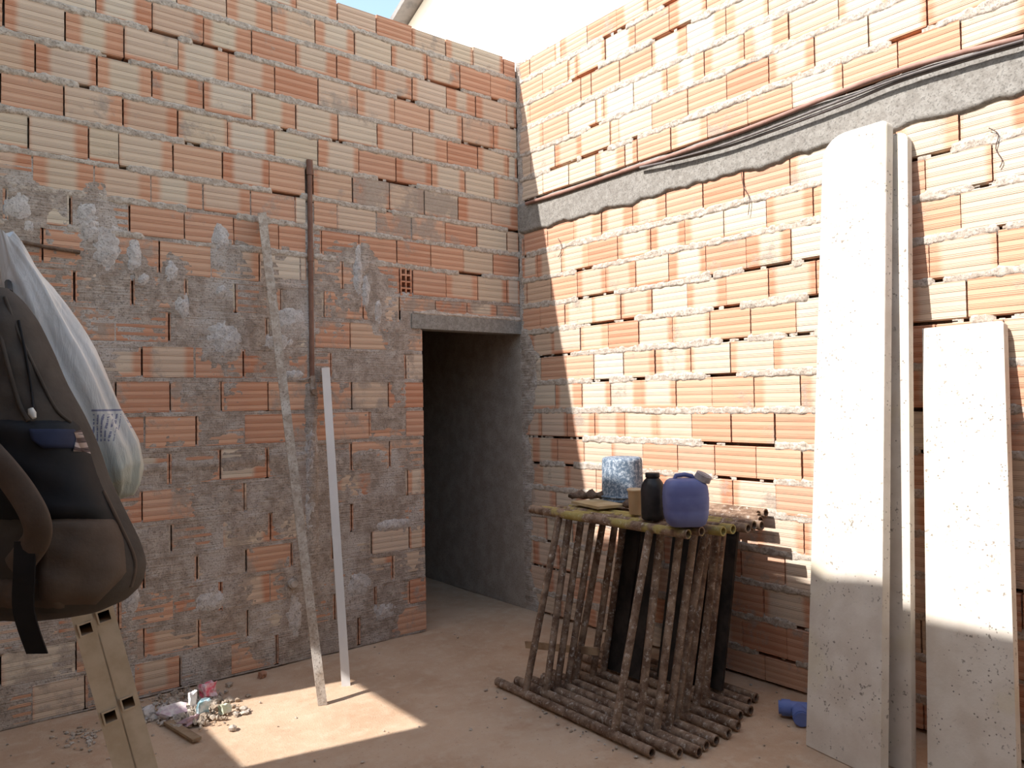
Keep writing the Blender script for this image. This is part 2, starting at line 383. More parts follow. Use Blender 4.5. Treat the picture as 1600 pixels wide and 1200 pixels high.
# --- left wall
wl = MB(); wl.box((-4.5, .062, -.1), (DOOR_X-.02, .10, 4.40)); wl.box((DOOR_X-.02, .062, 2.30), (.062, .10, 4.40))
wall_left = struct(wl.build('wall_left', M['core']), 'tall hollow-brick wall with the dark doorway')
rr = random.Random(11); JX = {}
PIPE = (-1.840, -1.780)
for r in range(22):
    z1, z0 = ZL[r], ZL[r+1]
    hi = -.012 if r < 11 else DOOR_X
    js = fill([v/1000 for v in JL[r]], -4.5, hi, .3)
    JX[r] = js
    rest = MB()
    for a, b in zip(js, js[1:]):
        zb, zt = z0+.016, z1-.004
        if r == 0: zt = z1-rr.uniform(0, .02)
        if r == 10 and (a+b)/2 > -1.02: zb = 2.335
        if r == 11 and b > -1.03 and a > -1.24: zt = 2.205
        gap = rr.choice([.002, .002, .003, .005])+(.0006 if r > 8 else 0)
        segs = [(a+gap, b-gap)]
        if 6 <= r <= 12:
            new = []
            for p, q in segs:
                if q <= PIPE[0] or p >= PIPE[1]: new.append((p, q))
                else:
                    if PIPE[0]-p > .03: new.append((p, PIPE[0]))
                    if q-PIPE[1] > .03: new.append((PIPE[1], q))
            segs = new
        if r == 9 and -1.14 < a < -1.12: continue                       # the brick laid end-on, built below
        for p, q in segs:
            if q < -4.12: rest.box((p, 0, zb), (q, .11, zt)); continue
            zc = (z0+z1)/2; low = 1 if zc < 2.5 else 0
            film = rr.uniform(.05, .55) if low else rr.choice([0, 0, 0, 0, .1, .25])
            if r in (6, 7) and -1.5 < p < -.9: film = .55
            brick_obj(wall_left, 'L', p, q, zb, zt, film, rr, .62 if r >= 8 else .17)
# --- right wall
S_END = 5.0
wr = MB(); wr.box((.062, -S_END, -.1), (.10, .10, 4.40))
wall_right = struct(wr.build('wall_right', M['core']), 'sunlit hollow-brick wall with a concrete beam')
rr = random.Random(23)
for r in range(22):
    if r == 6: continue
    z1, z0 = ZR[r], ZR[r+1]
    js = fill([v/1000 for v in JR[r]], .012, S_END, .2 if r % 2 else .7)
    for a, b in zip(js, js[1:]):
        zb, zt = z0+.015, z1-.004
        if r == 0: zt = z1-rr.uniform(0, .02)
        gap = rr.choice([.001, .002, .003, .005])
        if a > 4.1: continue
        f = rr.choice([0, 0, 0, .1, .2]) if z0 > 1.0 else rr.uniform(0, .35)
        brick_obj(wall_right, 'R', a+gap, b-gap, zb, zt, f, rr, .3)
rest = MB()
for r in range(22):
    if r == 6: continue
    for k in range(3):
        a = 4.18+k*.295+(.14 if r % 2 else 0); rest.box((0, -a-.29, ZR[r+1]+.015), (.1, -a, ZR[r]-.004))
tag(rest.build('brick_run', M['brick'], wall_right), kind='stuff')
rest = MB()
for r in range(22):
    for k in range(1):
        a = -4.13-(.05 if r % 2 else 0); rest.box((-4.5, 0, ZL[r+1]+.016), (a, .11, ZL[r]-.004))
tag(rest.build('brick_run', M['brick'], wall_left), kind='stuff')
# --- bed joints: lumpy mortar squeezed out between the courses
def bed(parent, wall, u0, u1, zc, seed, amp=1., thick=.017, mat=None, sink=0.):
    us = np.arange(u0, u1+.006, .0125); zs = np.arange(-.042, .0421, .006)
    U, Zr = np.meshgrid(us, zs)
    wv = (fbm(us, us*0+seed, 2.0, seed)-.5)*.018
    w = thick*(.55+.9*fbm(us, us*0+1.7, 5, seed+5))+.012*(fbm(us, us*0, 30, seed+9, 2)-.5)
    body = (w[None, :]-np.abs(Zr-wv[None, :]))/.007
    lump = fbm(U, Zr, 30, seed+3, 4)
    gapm = fbm(us, us*0+4.4, 2.6, seed+20, 3)[None, :]
    h = np.clip(body, -1.5, .45)*.007+(lump-.42)*.013*amp-.001-sink-np.where(gapm > .62, .012, 0)
    h = np.where(np.abs(Zr) > .041, -.02, h)
    heightfield('mortar_bed', us, zs+zc, h, wall, mat or M['mortar'], parent)
for i in range(1, 22):
    z = ZL[i]+.006
    lo_ = dict(mat=M['render'], sink=.003) if i >= 10 else {}
    bed(wall_left, 'L', -4.1, -1.03 if i == 11 else (-.004 if i < 11 else DOOR_X-.004), z, 300+i, **lo_)
for i in list(range(1, 6))+list(range(8, 22)):
    bed(wall_right, 'R', .004, 4.1, ZR[i]+.006, 500+i, 1.1, .020)
# --- lintel over the doorway
lm = MB(); us = np.linspace(-1.035, -.004, 60)
lm.box((-1.035, -.010, 2.211), (-.004, .12, 2.318))
lint = lm.build('lintel', M['beam'], wall_left)
zs = np.arange(2.29, 2.361, .007); U, Z = np.meshgrid(np.arange(-1.02, -.004, .01), zs)
h = .014-np.abs(Z-2.325)/(.008+.03*fbm(U, U*0, 6, 61))*.016+(fbm(U, Z, 30, 62)-.5)*.016
heightfield('mortar_bed', U[0], zs, h, 'L', M['mortar'], wall_left)
# --- end-on hollow brick
hb = MB(); x0, x1, z0, z1 = -1.118, -1.034, 2.452, 2.645
for k in range(3):
    xx = x0+(x1-x0)*k/2; hb.box((xx-.006, -.002, z0), (xx+.006, .10, z1))
for k in range(5):
    zz = z0+(z1-z0)*k/4; hb.box((x0-.006, -.001, zz-.006), (x1+.006, .10, zz+.006))
ho = hb.build('hollow_brick', M['brick'], wall_left); ho.color = (-.2, 1.2, .9, 0); ho['label'] = 'pale brick laid end-on showing its eight holes'

# --- cement splashed over the lower left wall
def pxl(px, py): v = on_y(px, py); return v.x, v.z
TOPB = [(-40,285),(60,300),(165,305),(195,435),(235,430),(255,395),(285,410),(330,425),(345,372),(370,400),(400,440),(445,500),(500,425),(560,395),(590,430),(615,430),(640,485),(668,512)]
tb = [pxl(*q) for q in TOPB]
DIRT = [(150,350,22,60,.7),(35,325,32,45,.8),(80,330,50,40,.3),(212,410,18,40,.7),(272,425,20,40,.6),(350,385,25,40,.6),(335,465,22,18,.6),(350,530,45,45,.45),(285,485,18,25,.7),
 (215,470,40,30,.4),(570,415,14,45,.7),(585,465,16,45,.7),(440,520,40,35,.6),(620,560,14,80,.5),(545,470,20,20,.3),(300,610,60,14,.3),(380,800,60,40,.5),(330,790,40,25,.35),(430,770,20,50,.4),
 (345,935,40,40,.5),(480,900,30,60,.4),(560,930,40,40,.5),(600,960,40,30,.4),(460,960,20,50,.6),(440,1010,40,20,.7),(600,780,60,20,.4),(560,720,50,14,.5),(200,1010,30,30,.3),(180,930,40,30,.4)]
CLEAN = [(210,570,28,22,.9),(289,565,20,28,.8),(393,570,22,14,.8),(240,630,30,22,.8),(435,630,22,18,.8),(268,612,18,20,.7),(215,665,30,22,1.),(300,672,22,20,.6),(350,690,35,18,.7),(410,675,30,24,1.),(232,722,28,9,.9),
 (310,717,22,8,.9),(345,752,40,10,.6),(410,742,40,12,.8),(400,765,60,10,.7),(305,832,34,30,.8),(245,800,45,28,.5),(250,850,40,25,.5),(300,900,35,20,.7),(293,945,30,20,.8),(410,890,28,18,.9),(415,930,16,20,.9),(430,968,20,18,.9),
 (250,1005,45,22,.8),(330,1005,50,22,.7),(320,1050,50,18,.6),(265,1060,40,18,.5),(40,1000,70,50,.7),(60,1080,80,40,.5),(455,478,25,22,1.),(470,420,22,16,.8),(540,430,20,14,.6),(440,505,20,16,.9),(470,535,14,10,.6),(560,510,20,18,.4),
 (545,560,35,20,.35),(530,690,45,20,1.),(598,680,45,20,.9),(545,630,35,16,.6),(600,625,22,16,.6),(650,560,14,60,.7),(650,640,14,70,.8),(650,755,14,16,.8),(640,850,20,14,.7),(575,850,40,16,.7),(600,868,18,14,.6),(645,880,12,20,.7),
 (640,930,20,20,.5),(640,965,26,16,.9),(610,905,22,18,.3),(480,1000,16,20,.5),(85,345,14,18,1.),(120,322,8,12,.8),(215,345,28,22,1.),(290,355,45,20,1.),(380,355,40,20,1.),(270,395,45,14,.6)]
us = np.arange(-4.1, DOOR_X-.002, .0085); zs = np.arange(.004, 3.02, .0095); U, Z = np.meshgrid(us, zs)
ztop = np.interp(us, [q[0] for q in tb], [q[1] for q in tb])[None, :]+(fbm(us, us*0, 7, 71)-.5)[None, :]*.12
cov = np.clip((ztop-Z)/.22, -1.2, .04)
def ell(q):
    c = pxl(q[0], q[1]); a = pxl(q[0]+q[2], q[1]); b = pxl(q[0], q[1]-q[3])
    return np.exp(-(((U-c[0])/(a[0]-c[0]))**2+((Z-c[1])/(b[1]-c[1]))**2)**1.5)
thick = np.zeros_like(U)
for q in DIRT:
    e = ell(q); cov += q[4]*1.5*e; thick += q[4]*e
for q in CLEAN: cov -= q[4]*1.1*ell(q)
cov += (fbm(U, Z, 5, 81, 5)-.5)*1.5
jn = np.zeros_like(U)
for r in range(8, 22):
    band = (Z < ZL[r]-.01) & (Z > ZL[r+1]+.02)
    for k, x in enumerate(JX[r]):
        if (r*7+k*5) % 10 < 7: jn += band*np.exp(-((U-x)/.0105)**2)
cov -= jn*1.3
bd = np.zeros_like(U)
for r in range(9, 22): bd += np.exp(-((Z-ZL[r]-.014)/.006)**2)
cov -= bd*np.where(fbm(U, Z*0, 2.1, 90) > .52, .55, 0)
# plastered-over runs of the buried pipes
vp = np.exp(-((U+1.812+(fbm(Z, Z*0, 4, 93)-.5)*.02)/.032)**4)*((Z < 1.80) & (Z > .42)); cov += vp*1.3
c1 = pxl(300, 728); c2 = pxl(470, 712)
line = np.interp(us, [c1[0], c2[0]], [c1[1], c2[1]])[None, :]
hpipe = np.exp(-((Z-line)/.022)**4)*((U > -3.2) & (U < -1.85)); cov += hpipe*1.0
h = np.clip(cov, -1, .9)*.0042+np.clip(thick, 0, 1)*.010*(cov > 0)*fbm(U, Z, 14, 95)+(fbm(U, Z, 34, 97, 4)-.5)*.011*smooth(-.15, .25, cov)+vp*.012+hpipe*.004
heightfield('cement_splash', us, zs, h, 'L', M['render'], wall_left, floor_h=-.005, kind='stuff', cut=((jn > .6) & (vp < .3)) | ((U > -1.132) & (U < -1.02) & (Z > 2.44) & (Z < 2.655)))
# paler thick lumps thrown on top
lump = np.full_like(U, -.02)
for (a, b, c, d) in [(30,325,26,30),(45,355,12,14),(140,345,20,40),(165,385,26,40),(210,405,14,34),(222,435,12,14),(268,425,14,20),(285,480,14,22),(345,375,14,28),(345,455,10,10),(350,530,34,30),(560,425,8,45),(572,455,8,30),(590,485,8,26),(455,500,24,18),(435,535,26,16),
                     (460,585,16,8),(487,700,10,110),(486,800,9,60),(460,960,14,50),(560,915,22,22),(600,955,20,18),(615,820,30,10),(205,930,14,30),(330,940,26,18)]:
    e = ell((a, b, c, d)); lump = np.maximum(lump, (e-.45)*.026*(.5+fbm(U, Z, 22, 111, 4)))
lump += (fbm(U, Z, 45, 113, 3)-.5)*.013
heightfield('mortar_lumps', us, zs, lump, 'L', M['splat'], wall_left, floor_h=-.001, kind='stuff')
# --- right wall: concrete ring beam and the rough mortared corner
us = np.arange(.0, 4.9, .014); zs = np.arange(2.985, 3.315, .010); U, Z = np.meshgrid(us, zs)
zb = 3.018+(fbm(us, us*0, 9, 121, 4)-.5)[None, :]*.055+np.where(us > 2.2, -.008, 0)[None, :]; zt = 3.272+(fbm(us, us*0, 5, 123)-.5)[None, :]*.02
h = np.clip(np.minimum(Z-zb, zt-Z)/.012, -1.5, 1)*.018+(fbm(U, Z, 30, 125)-.5)*.004
heightfield('ring_beam', us, zs, h, 'R', M['beam'], wall_right, floor_h=-.02)
us = np.arange(.0, .42, .010); zs = np.arange(.0, 4.44, .011); U, Z = np.meshgrid(us, zs)
wid = np.where(zs < 2.25, .13, .03)[:, None]+(fbm(zs, zs*0, 3.5, 131)-.5)[:, None]*np.where(zs < 2.25, .22, .05)[:, None]
h = np.clip((wid-U)/.03, -1, 1)*.010+(fbm(U, Z, 26, 133)-.45)*.016
heightfield('corner_mortar', us, zs, h, 'R', M['render'], wall_right, kind='stuff')
# --- passage behind the doorway
pw = MB(); pw.box((-.012, .0, 0), (.10, 3.6, 2.45)); struct(pw.build('wall_passage_right', M['plaster_in']), 'plastered wall inside the dark passage')
pw = MB(); pw.box((-2.3, .11, 0), (-2.2, 3.6, 2.45)); struct(pw.build('wall_passage_left', M['plaster_in']), 'unlit side wall of the passage')
pw = MB(); pw.box((-2.3, 3.5, 0), (.1, 3.6, 2.45)); struct(pw.build('wall_passage_back', M['plaster_in']), 'unlit end wall of the passage')
pw = MB(); pw.box((-2.3, .11, 2.38), (.1, 3.6, 2.50)); struct(pw.build('ceiling', M['plaster_in']), 'low slab over the passage')
# --- slab and end wall added behind the viewer to keep sky light down
pw = MB(); pw.box((-5, -9.1, 0), (.1, -9, 3.05)); struct(pw.build('wall_sky_block', M['plaster_in']), 'unseen end wall added behind the viewer to block sky light')
pw = MB(); pw.box((-5, -9.1, 2.95), (.1, -5.05, 3.1)); struct(pw.build('ceiling_sky_block', M['plaster_in']), 'unseen slab added behind the viewer to block sky light')
# --- wall on the left side of the yard, out of frame, with the window the sun comes through
ws = MB(); TH = .14; X0 = -5.0
def wq(pts):
    n = len(pts); vs = [(X0, y, z) for y, z in pts]+[(X0-TH, y, z) for y, z in pts]
    ws.add(vs, [tuple(range(n)), tuple(range(2*n-1, n-1, -1))]+[(i, i+n, (i+1) % n+n, (i+1) % n) for i in range(n)])
SILL, HEAD, JY = 2.19, 3.16, -.75
wq([(-9, 0), (JY, 0), (JY, 5.44), (-1.4, 5.44), (-1.95, 5.12), (-9, 5.12)]); wq([(JY, 0), (.9, 0), (.9, SILL), (JY, SILL)])
wq([(JY, HEAD), (.9, HEAD), (.9, 5.44), (JY, 5.44)]); wq([(.9, 0), (4, 0), (4, 5.44), (.9, 5.44)])
struct(ws.build('wall_side', M['render']), 'tall rendered side wall with a window opening')


# ------------------------------------------------------------------ neighbour's white house behind the corner
hx = 2.0
a = on_x(640, 35, hx); b = on_x(662, 0, hx); sl_ = (b.z-a.z)/(b.y-a.y)
y_e = a.y+1.2; z_e = a.z+sl_*(y_e-a.y); y_r = a.y-4.2; z_r = a.z+sl_*(y_r-a.y); y_w = 2*y_r-y_e
hs = empty('neighbour_house', (hx, y_r, 0)); tag(hs, 'white neighbouring house with a dark roof edge beyond the wall corner', 'house')
w = MB(); P5 = [(y_e, 0), (y_e, z_e), (y_r, z_r), (y_w, z_e), (y_w, 0)]
w.add([(0, y-y_r, z) for y, z in P5]+[(6, y-y_r, z) for y, z in P5], [(0, 1, 2, 3, 4), (9, 8, 7, 6, 5)]+[(i, i+5, (i+1) % 5+5, (i+1) % 5) for i in range(5)])
w.build('wall', M['white_wall'], hs)
for sg in (1, -1):
    w = MB(); ye = (y_e-y_r)*sg; dz = z_e-z_r; e = 1.12
    c = [(-.25, 0, z_r+.02), (6.2, 0, z_r+.02), (6.2, ye*e, z_r+dz*e+.02), (-.25, ye*e, z_r+dz*e+.02)]
    w.hexa([*c, *[(x, y, z+.09) for x, y, z in c]]); w.build('roof_slope', M['roof'], hs)

# ------------------------------------------------------------------ slabs leaning on the right wall
def slab(name, label, fl, fr, tl, tr, th, round_l=0., round_r=0.):
    """front-face corners: floor left/right, top left/right; th = thickness towards the wall"""
    fl, fr, tl, tr = map(Vector, (fl, fr, tl, tr)); n = (fr-fl).cross(tl-fl).normalized()
    if n.x < 0: n = -n
    n = n*th
    pts = [fl, fr]
    up = (tr-fr).normalized(); ac = (tl-tr).normalized()
    def corner(c, d1, d2, r):
        if r <= 0: return [c]
        return [c+d1*r*(1-math.sin(t))+d2*r*(1-math.cos(t)) for t in [math.pi/2*k/5 for k in range(6)]]
    pts += corner(tr, -up, ac, round_r)[::-1] if round_r else [tr]
    pts += corner(tl, -(tl-fl).normalized(), -ac, round_l)[::-1][::-1] if round_l else [tl]
    if round_r:
        q = corner(tr, ac, -up, round_r); pts = [fl, fr]+q[::-1][::-1]
        pts = [fl, fr]+[tr-up*round_r+(ac*0)]
        pts = [fl, fr]+[tr-up*round_r*(1-math.sin(t))+ac*round_r*(1-math.cos(t)) for t in [math.pi/2*k/5 for k in range(6)]]
        pts += [tl] if not round_l else []
    if round_l:
        ul = (tl-fl).normalized()
        if not round_r: pts = [fl, fr, tr]
        pts += [tl-ac*round_l*(1-math.cos(math.pi/2-t))-ul*round_l*(1-math.sin(math.pi/2-t)) for t in [math.pi/2*k/5 for k in range(6)]]
    k = len(pts); m = MB(); e = .006
    c = sum(pts, Vector())/k
    inner = [p+(c-p).normalized()*e-n*0 for p in pts]; back = [p+n for p in pts]
    front2 = [p+n*(e/th) for p in pts]
    m.add(inner, [tuple(range(k))])
    m.loft([inner, front2, back], smooth=False, cap=False); m.add(back, [tuple(range(k))])
    o = m.build(name, M['slab'], None, org=(fl+fr)/2, weld=True); tag(o, label, 'slab', 'concrete slabs leaning on the brick wall'); return o
def on_plane(px, py, p0, n):
    d = ray(px, py); p0 = Vector(p0); n = Vector(n); return CAM+d*((p0-CAM).dot(n)/d.dot(n))
slab('concrete_slab', 'tallest pale concrete slab with a rounded top, frontmost of the pair', (-.565, -2.772, .0), (-.64, -3.165, .0), (-.125, -2.695, 3.03), (-.135, -3.035, 3.03), .05, .12, .03)
# second slab: right edge seen beside the first
sn = Vector((3.0, 0, -.42)).normalized(); sp = (-.055, -3, 2.99)
tr2 = on_plane(1418, 203, sp, sn); br2 = on_plane(1424, 1150, sp, sn); dd = (tr2-br2); br2 = br2-dd*(br2.z/dd.z)
slab('concrete_slab', 'tall concrete slab mostly hidden behind the tallest slab', (br2.x, br2.y+.38, 0), tuple(br2), (tr2.x, tr2.y+.36, tr2.z), tuple(tr2), .045, 0, .05)
sn = Vector((2.0, 0, -.36)).normalized(); sp = (-.07, -3.2, 2.0)
t_l = on_plane(1440, 513, sp, sn); t_r = on_plane(1568, 500, sp, sn); b_l = on_plane(1449, 1200, sp, sn); b_r = on_plane(1589, 1200, sp, sn)
d1 = t_l-b_l; b_l = b_l-d1*(b_l.z/d1.z); d2 = t_r-b_r; b_r = b_r-d2*(b_r.z/d2.z)
slab('concrete_slab', 'shorter wide concrete slab at the right edge of the photo', tuple(b_l), tuple(b_r), tuple(t_l), tuple(t_r), .05, 0, .02)

# ------------------------------------------------------------------ scaffold frames stacked on the right wall
ORD = ['frontmost', 'second', 'third', 'fourth', 'fifth', 'sixth', 'seventh', 'eighth', 'ninth', 'tenth', 'rearmost']
BX = [(-1.205,-2.382),(-1.110,-2.466),(-1.035,-2.52),(-.955,-2.50),(-.875,-2.497),(-.765,-2.49),(-.66,-2.47),(-.54,-2.40),(-.45,-2.40),(-.36,-2.33),(-.28,-2.32)]
TX = [(-.918,-2.375),(-.845,-2.40),(-.765,-2.47),(-.685,-2.47),(-.60,-2.50),(-.52,-2.48),(-.435,-2.47),(-.34,-2.40),(-.25,-2.33),(-.165,-2.27),(-.075,-2.26)]
rr = random.Random(5)
for i in range(11):
    (bx, by), (tx, ty) = BX[i], TX[i]
    L = 1.165+rr.uniform(-.02, .05); rad = .025
    fr = empty('scaffold_frame', (bx, by+L/2, 0))
    o = Vector((bx, by+L/2, 0))
    tag(fr, ('%s rusty tubular scaffold frame in the leaning stack' if i in (0, 10) else '%s rusty tubular scaffold frame from the front of the stack') % ORD[i], 'scaffold', 'scaffold frames stacked on edge')
    zt = 1.0; dip = rr.uniform(-.006, .006); zb = .027
    b0, b1 = Vector((bx, by+L, zb)), Vector((bx-.01, by, zb)); t0, t1 = Vector((tx, ty+L, zt+dip)), Vector((tx+.01, ty, zt-dip))
    def lp(a, b, f): return a+(b-a)*f
    def tubep(name, pts, r, m, wall=None, n=10):
        mb = MB(); mb.tube([p-o for p in pts], r, n, wall=wall); return mb.build(name, m, fr)
    tubep('bottom_tube', [b0, lp(b0, b1, .5)+Vector((rr.uniform(-.004, .004), 0, 0)), b1], rad, M['tube'], .72)
    tubep('top_tube', [t0, lp(t0, t1, .5), t1], rad, M['tube_y'] if i < 6 else M['tube'], .72)
    for f in (.19+rr.uniform(-.03, .03), .78+rr.uniform(-.03, .03)):
        tubep('strut', [lp(b0, b1, f), lp(t0, t1, f)], .0205, M['tube'])
M['dark_wood'] = mat_simple('dark_board', (.018, .014, .012), (.04, .03, .024), 9, .8, .4)
M['wood'] = mat_simple('old_wood', (.22, .14, .085), (.34, .24, .15), 8, .85, .5, .004)
for k, (p0, p1, xb, xt, lab) in enumerate([(961, 987, -.617, -.407, 'black wide board standing inside the frame stack, leftmost of four'), (990, 1014, -.617, -.407, 'black narrow board inside the frame stack, second from the left'),
                                     (1040, 1086, -.495, -.300, 'dark board added to deepen the shade behind the right struts, under the jerrycan'), (1092, 1140, -.405, -.210, 'dark board added to deepen the shade at the right end of the frame stack')]):  # last two boards added as dark fill for the shade behind the struts
    ya, yb = on_x(p0, 900, (xb+xt)/2).y, on_x(p1, 900, (xb+xt)/2).y
    m = MB(); m.hexa([(xb, ya, .05), (xb, yb, .05), (xb+.018, yb, .05), (xb+.018, ya, .05), (xt, ya, .965), (xt, yb, .965), (xt+.018, yb, .965), (xt+.018, ya, .965)])
    tag(m.build('board_and_shade_fill', M['dark_wood'], None, org=(xb, (ya+yb)/2, .05)), lab, 'board')
a = on_x(822, 1007, -.83); b = on_x(935, 1018, -.83)
m = MB(); m.bar(a, b, .016, .042); tag(m.build('wooden_slat', M['wood'], None, org=tuple(a)), 'short brown slat threaded through the frames near the floor', 'slat')

# ------------------------------------------------------------------ things on top of the stack
ZT = 1.032
def cyl_profile(o, prof, name, mat, parent=None, n=28, cap=True):
    m = MB(); m.lathe(prof, (0, 0, 0), n, True, cap); return m.build(name, mat, parent)
M['bucket'] = (lambda: (lambda t: t.done(t.mix(t.sstep(t.noise(t.obj(), 48, 6, .8), .46, .62), (.10, .14, .19), (.42, .46, .50)), .7, t.bump(t.noise(t.obj(), 60, 4), .3, .004)))(NT('splashed_plastic')))()
M['bluejug'] = mat_simple('blue_plastic', (.115, .125, .27), (.155, .17, .33), 6, .45, .1)
M['cap'] = mat_simple('grey_cap', (.23, .2, .21), (.34, .3, .3), 30, .7)
M['blackpl'] = mat_simple('black_plastic', (.018, .016, .016), (.035, .03, .03), 12, .35)
M['tan'] = mat_simple('tan_plastic', (.64, .46, .28), (.68, .51, .33), 10, .5)
M['rag'] = mat_simple('brown_rag', (.11, .07, .05), (.18, .12, .085), 25, .95, .8, .01)
M['ply'] = mat_simple('board_wood', (.36, .26, .13), (.46, .36, .22), 7, .85, .3)
def on_top(px, py): return on_z(px, py, ZT)
c = on_top(973, 783); c = Vector((c.x, c.y, ZT))
bk = empty('bucket', (c.x, c.y, ZT)); tag(bk, 'upturned blue-grey bucket spattered with white on the frame stack', 'bucket')
R = .137
cyl_profile(0, [(R+.002, .006), (R+.004, .012), (R-.004, .03), (R-.008, .05), (R-.012, .25), (R-.016, .268), (R-.03, .275), (.02, .275)], 'shell', M['bucket'], bk); shell_ = bk.children[0]
for z in (.012, .036): cyl_profile(0, [(R-.008, z-.006), (R+.006, z-.005), (R+.006, z+.005), (R-.008, z+.006)], 'rim', M['bucket'], shell_, cap=False).location = (0, 0, 0)
tr_ = MB(); tr_.lathe([(.14, 0), (.15, .012), (.152, .014), (.135, .004), (.01, .004)], (0, 0, -.012))
# jug
c = on_top(1072, 821); jg = empty('jerrycan', (c.x, c.y, ZT), YAW-math.pi/2); jg.scale = (.82, .82, .84); tag(jg, 'blue-violet plastic jerrycan with a capped spout on the frame stack', 'jerrycan')
m = MB(); rings = []
for z, w, d in [(0, .095, .07), (.012, .112, .085), (.05, .126, .098), (.085, .132, .103), (.095, .1305, .1015), (.105, .133, .104), (.17, .135, .105), (.18, .133, .103), (.19, .134, .104), (.235, .128, .098), (.265, .112, .085), (.278, .092, .068), (.281, .05, .03)]:
    rings.append([(abs(math.cos(t))**.55*(1 if math.cos(t) > 0 else -1)*w, abs(math.sin(t))**.55*(1 if math.sin(t) > 0 else -1)*d, z) for t in [2*math.pi*k/36 for k in range(36)]])
m.loft(rings); m.build('body', M['bluejug'], jg)
m = MB(); m.tube([(.075, -.02, .24), (.098, -.035, .283)], [.04, .034], 16); nk_ = m.build('neck', M['bluejug'], jg)
m = MB(); m.tube([(.094, -.033, .272), (.108, -.042, .305)], [.05, .048], 20); m.tube([(.106, -.041, .302), (.109, -.043, .309)], [.034, .03], 16); m.build('cap', M['cap'], nk_)
m = MB(); m.tube([(-.07, 0, .262), (-.055, 0, .296), (-.0, 0, .302), (.04, 0, .292), (.055, 0, .27)], .014, 10); m.build('handle', M['bluejug'], jg)
# bottle
c = on_top(1021, 811); bo = empty('bottle', (c.x, c.y, ZT)); bo.scale = (1.06, 1.06, .90); tag(bo, 'black round-shouldered bottle between the tan cup and blue jerrycan', 'bottle')
cyl_profile(0, [(.052, 0), (.058, .006), (.060, .03), (.060, .17), (.056, .20), (.044, .225), (.034, .238), (.03, .245)], 'body', M['blackpl'], bo)
cyl_profile(0, [(.033, .243), (.036, .245), (.036, .268), (.033, .272), (.005, .272)], 'cap', M['blackpl'], bo, 20)
# cup
c = on_top(994, 803); cu = empty('cup', (c.x, c.y, ZT)); cu.scale = (1.1, 1.1, 1.); tag(cu, 'tan plastic cup standing before the upturned bucket', 'cup')
cyl_profile(0, [(.031, 0), (.034, .003), (.040, .132), (.043, .134), (.043, .139), (.038, .139), (.031, .01), (.004, .008)], 'body', M['tan'], cu, cap=False)
cyl_profile(0, [(.041, .127), (.0445, .129), (.0445, .138), (.041, .14)], 'rim', M['tan'], cu, cap=False)
# board and rag
c = on_top(934, 790); m = MB(); d = Vector((math.cos(1.35), math.sin(1.35), 0)); e = Vector((-d.y, d.x, 0))
m.bar(Vector((c.x, c.y, ZT+.010))-d*.15, Vector((c.x, c.y, ZT+.010))+d*.15, .19, .016); tag(m.build('plywood_piece', M['ply'], None, org=(c.x, c.y, ZT)), 'small light board lying flat on the frame tops', 'board')
c = on_top(918, 784); rs = []
for k in range(12):
    f = k/11-.5; w = .035*math.sqrt(max(.02, 1-(2*f)**2))+.012*math.sin(k*2.1)
    rs.append([Vector((c.x, c.y, ZT+.022))+d*0+Vector((RT.x, RT.y, 0))*f*.24+Vector((FW.x, FW.y, 0))*(math.cos(t)*w*1.2)+Vector((0, 0, 1))*(max(-.003, math.sin(t)*w*.8+.018+.008*math.sin(k*1.7+t*2))) for t in [2*math.pi*j/12 for j in range(12)]])
m = MB(); m.loft(rs); tag(m.build('rag', M['rag'], None, org=(c.x, c.y, ZT+.018)), 'crumpled dark brown rag on the small board', 'rag')
c = on_top(984, 793); m = MB(); m.lathe([(.03, 0), (.045, .01), (.04, .03), (.02, .045), (.004, .048)], (0, 0, 0), 9); l = m.build('mortar_clod', M['rag'], None); l.location = (c.x, c.y, ZT); tag(l, 'dark lump beside the tan cup on the frame tops', 'clod')

# ------------------------------------------------------------------ planks leaning on the left wall
M['plank'] = mat_rough('cement_plank', (.34, .27, .21), (.50, .43, .36), (.58, .53, .47), 24, .7, .005)
M['alu'] = mat_simple('white_aluminium', (.60, .565, .53), (.65, .62, .585), 3, .4, .05)
def plank(name, label, b0, b1, t0, t1, th, mat, cat):
    b0, b1, t0, t1 = map(Vector, (b0, b1, t0, t1)); n = (b1-b0).cross(t0-b0).normalized()
    if n.y < 0: n = -n
    n *= th; m = MB()
    S = 14; rings = []
    for k in range(S+1):
        f = k/S; a = b0+(t0-b0)*f; b = b1+(t1-b1)*f; w = Vector((0, 0, 0))
        rings.append([a, b, b+n, a+n])
    m.loft(rings, smooth=False); o = m.build(name, mat, None, org=(b0+b1)/2); tag(o, label, cat); return o
b0 = on_z(497, 1103); b1 = on_z(511.5, 1101); t0 = on_y(402.5, 333, -.06); t1 = on_y(416, 331, -.06)
plank('mortar_crusted_plank', 'long narrow plank crusted with mortar leaning on the left wall', b0, b1, t0, t1, .026, M['plank'], 'plank')
b0 = on_z(534, 1073); b1 = on_z(547.5, 1071.5); t0 = on_y(502.5, 575, -.045); t1 = on_y(515, 574, -.045)
plank('aluminium_straightedge', 'thin white metal straightedge leaning beside the doorway', b0, b1, t0, t1, .02, M['alu'], 'straightedge')

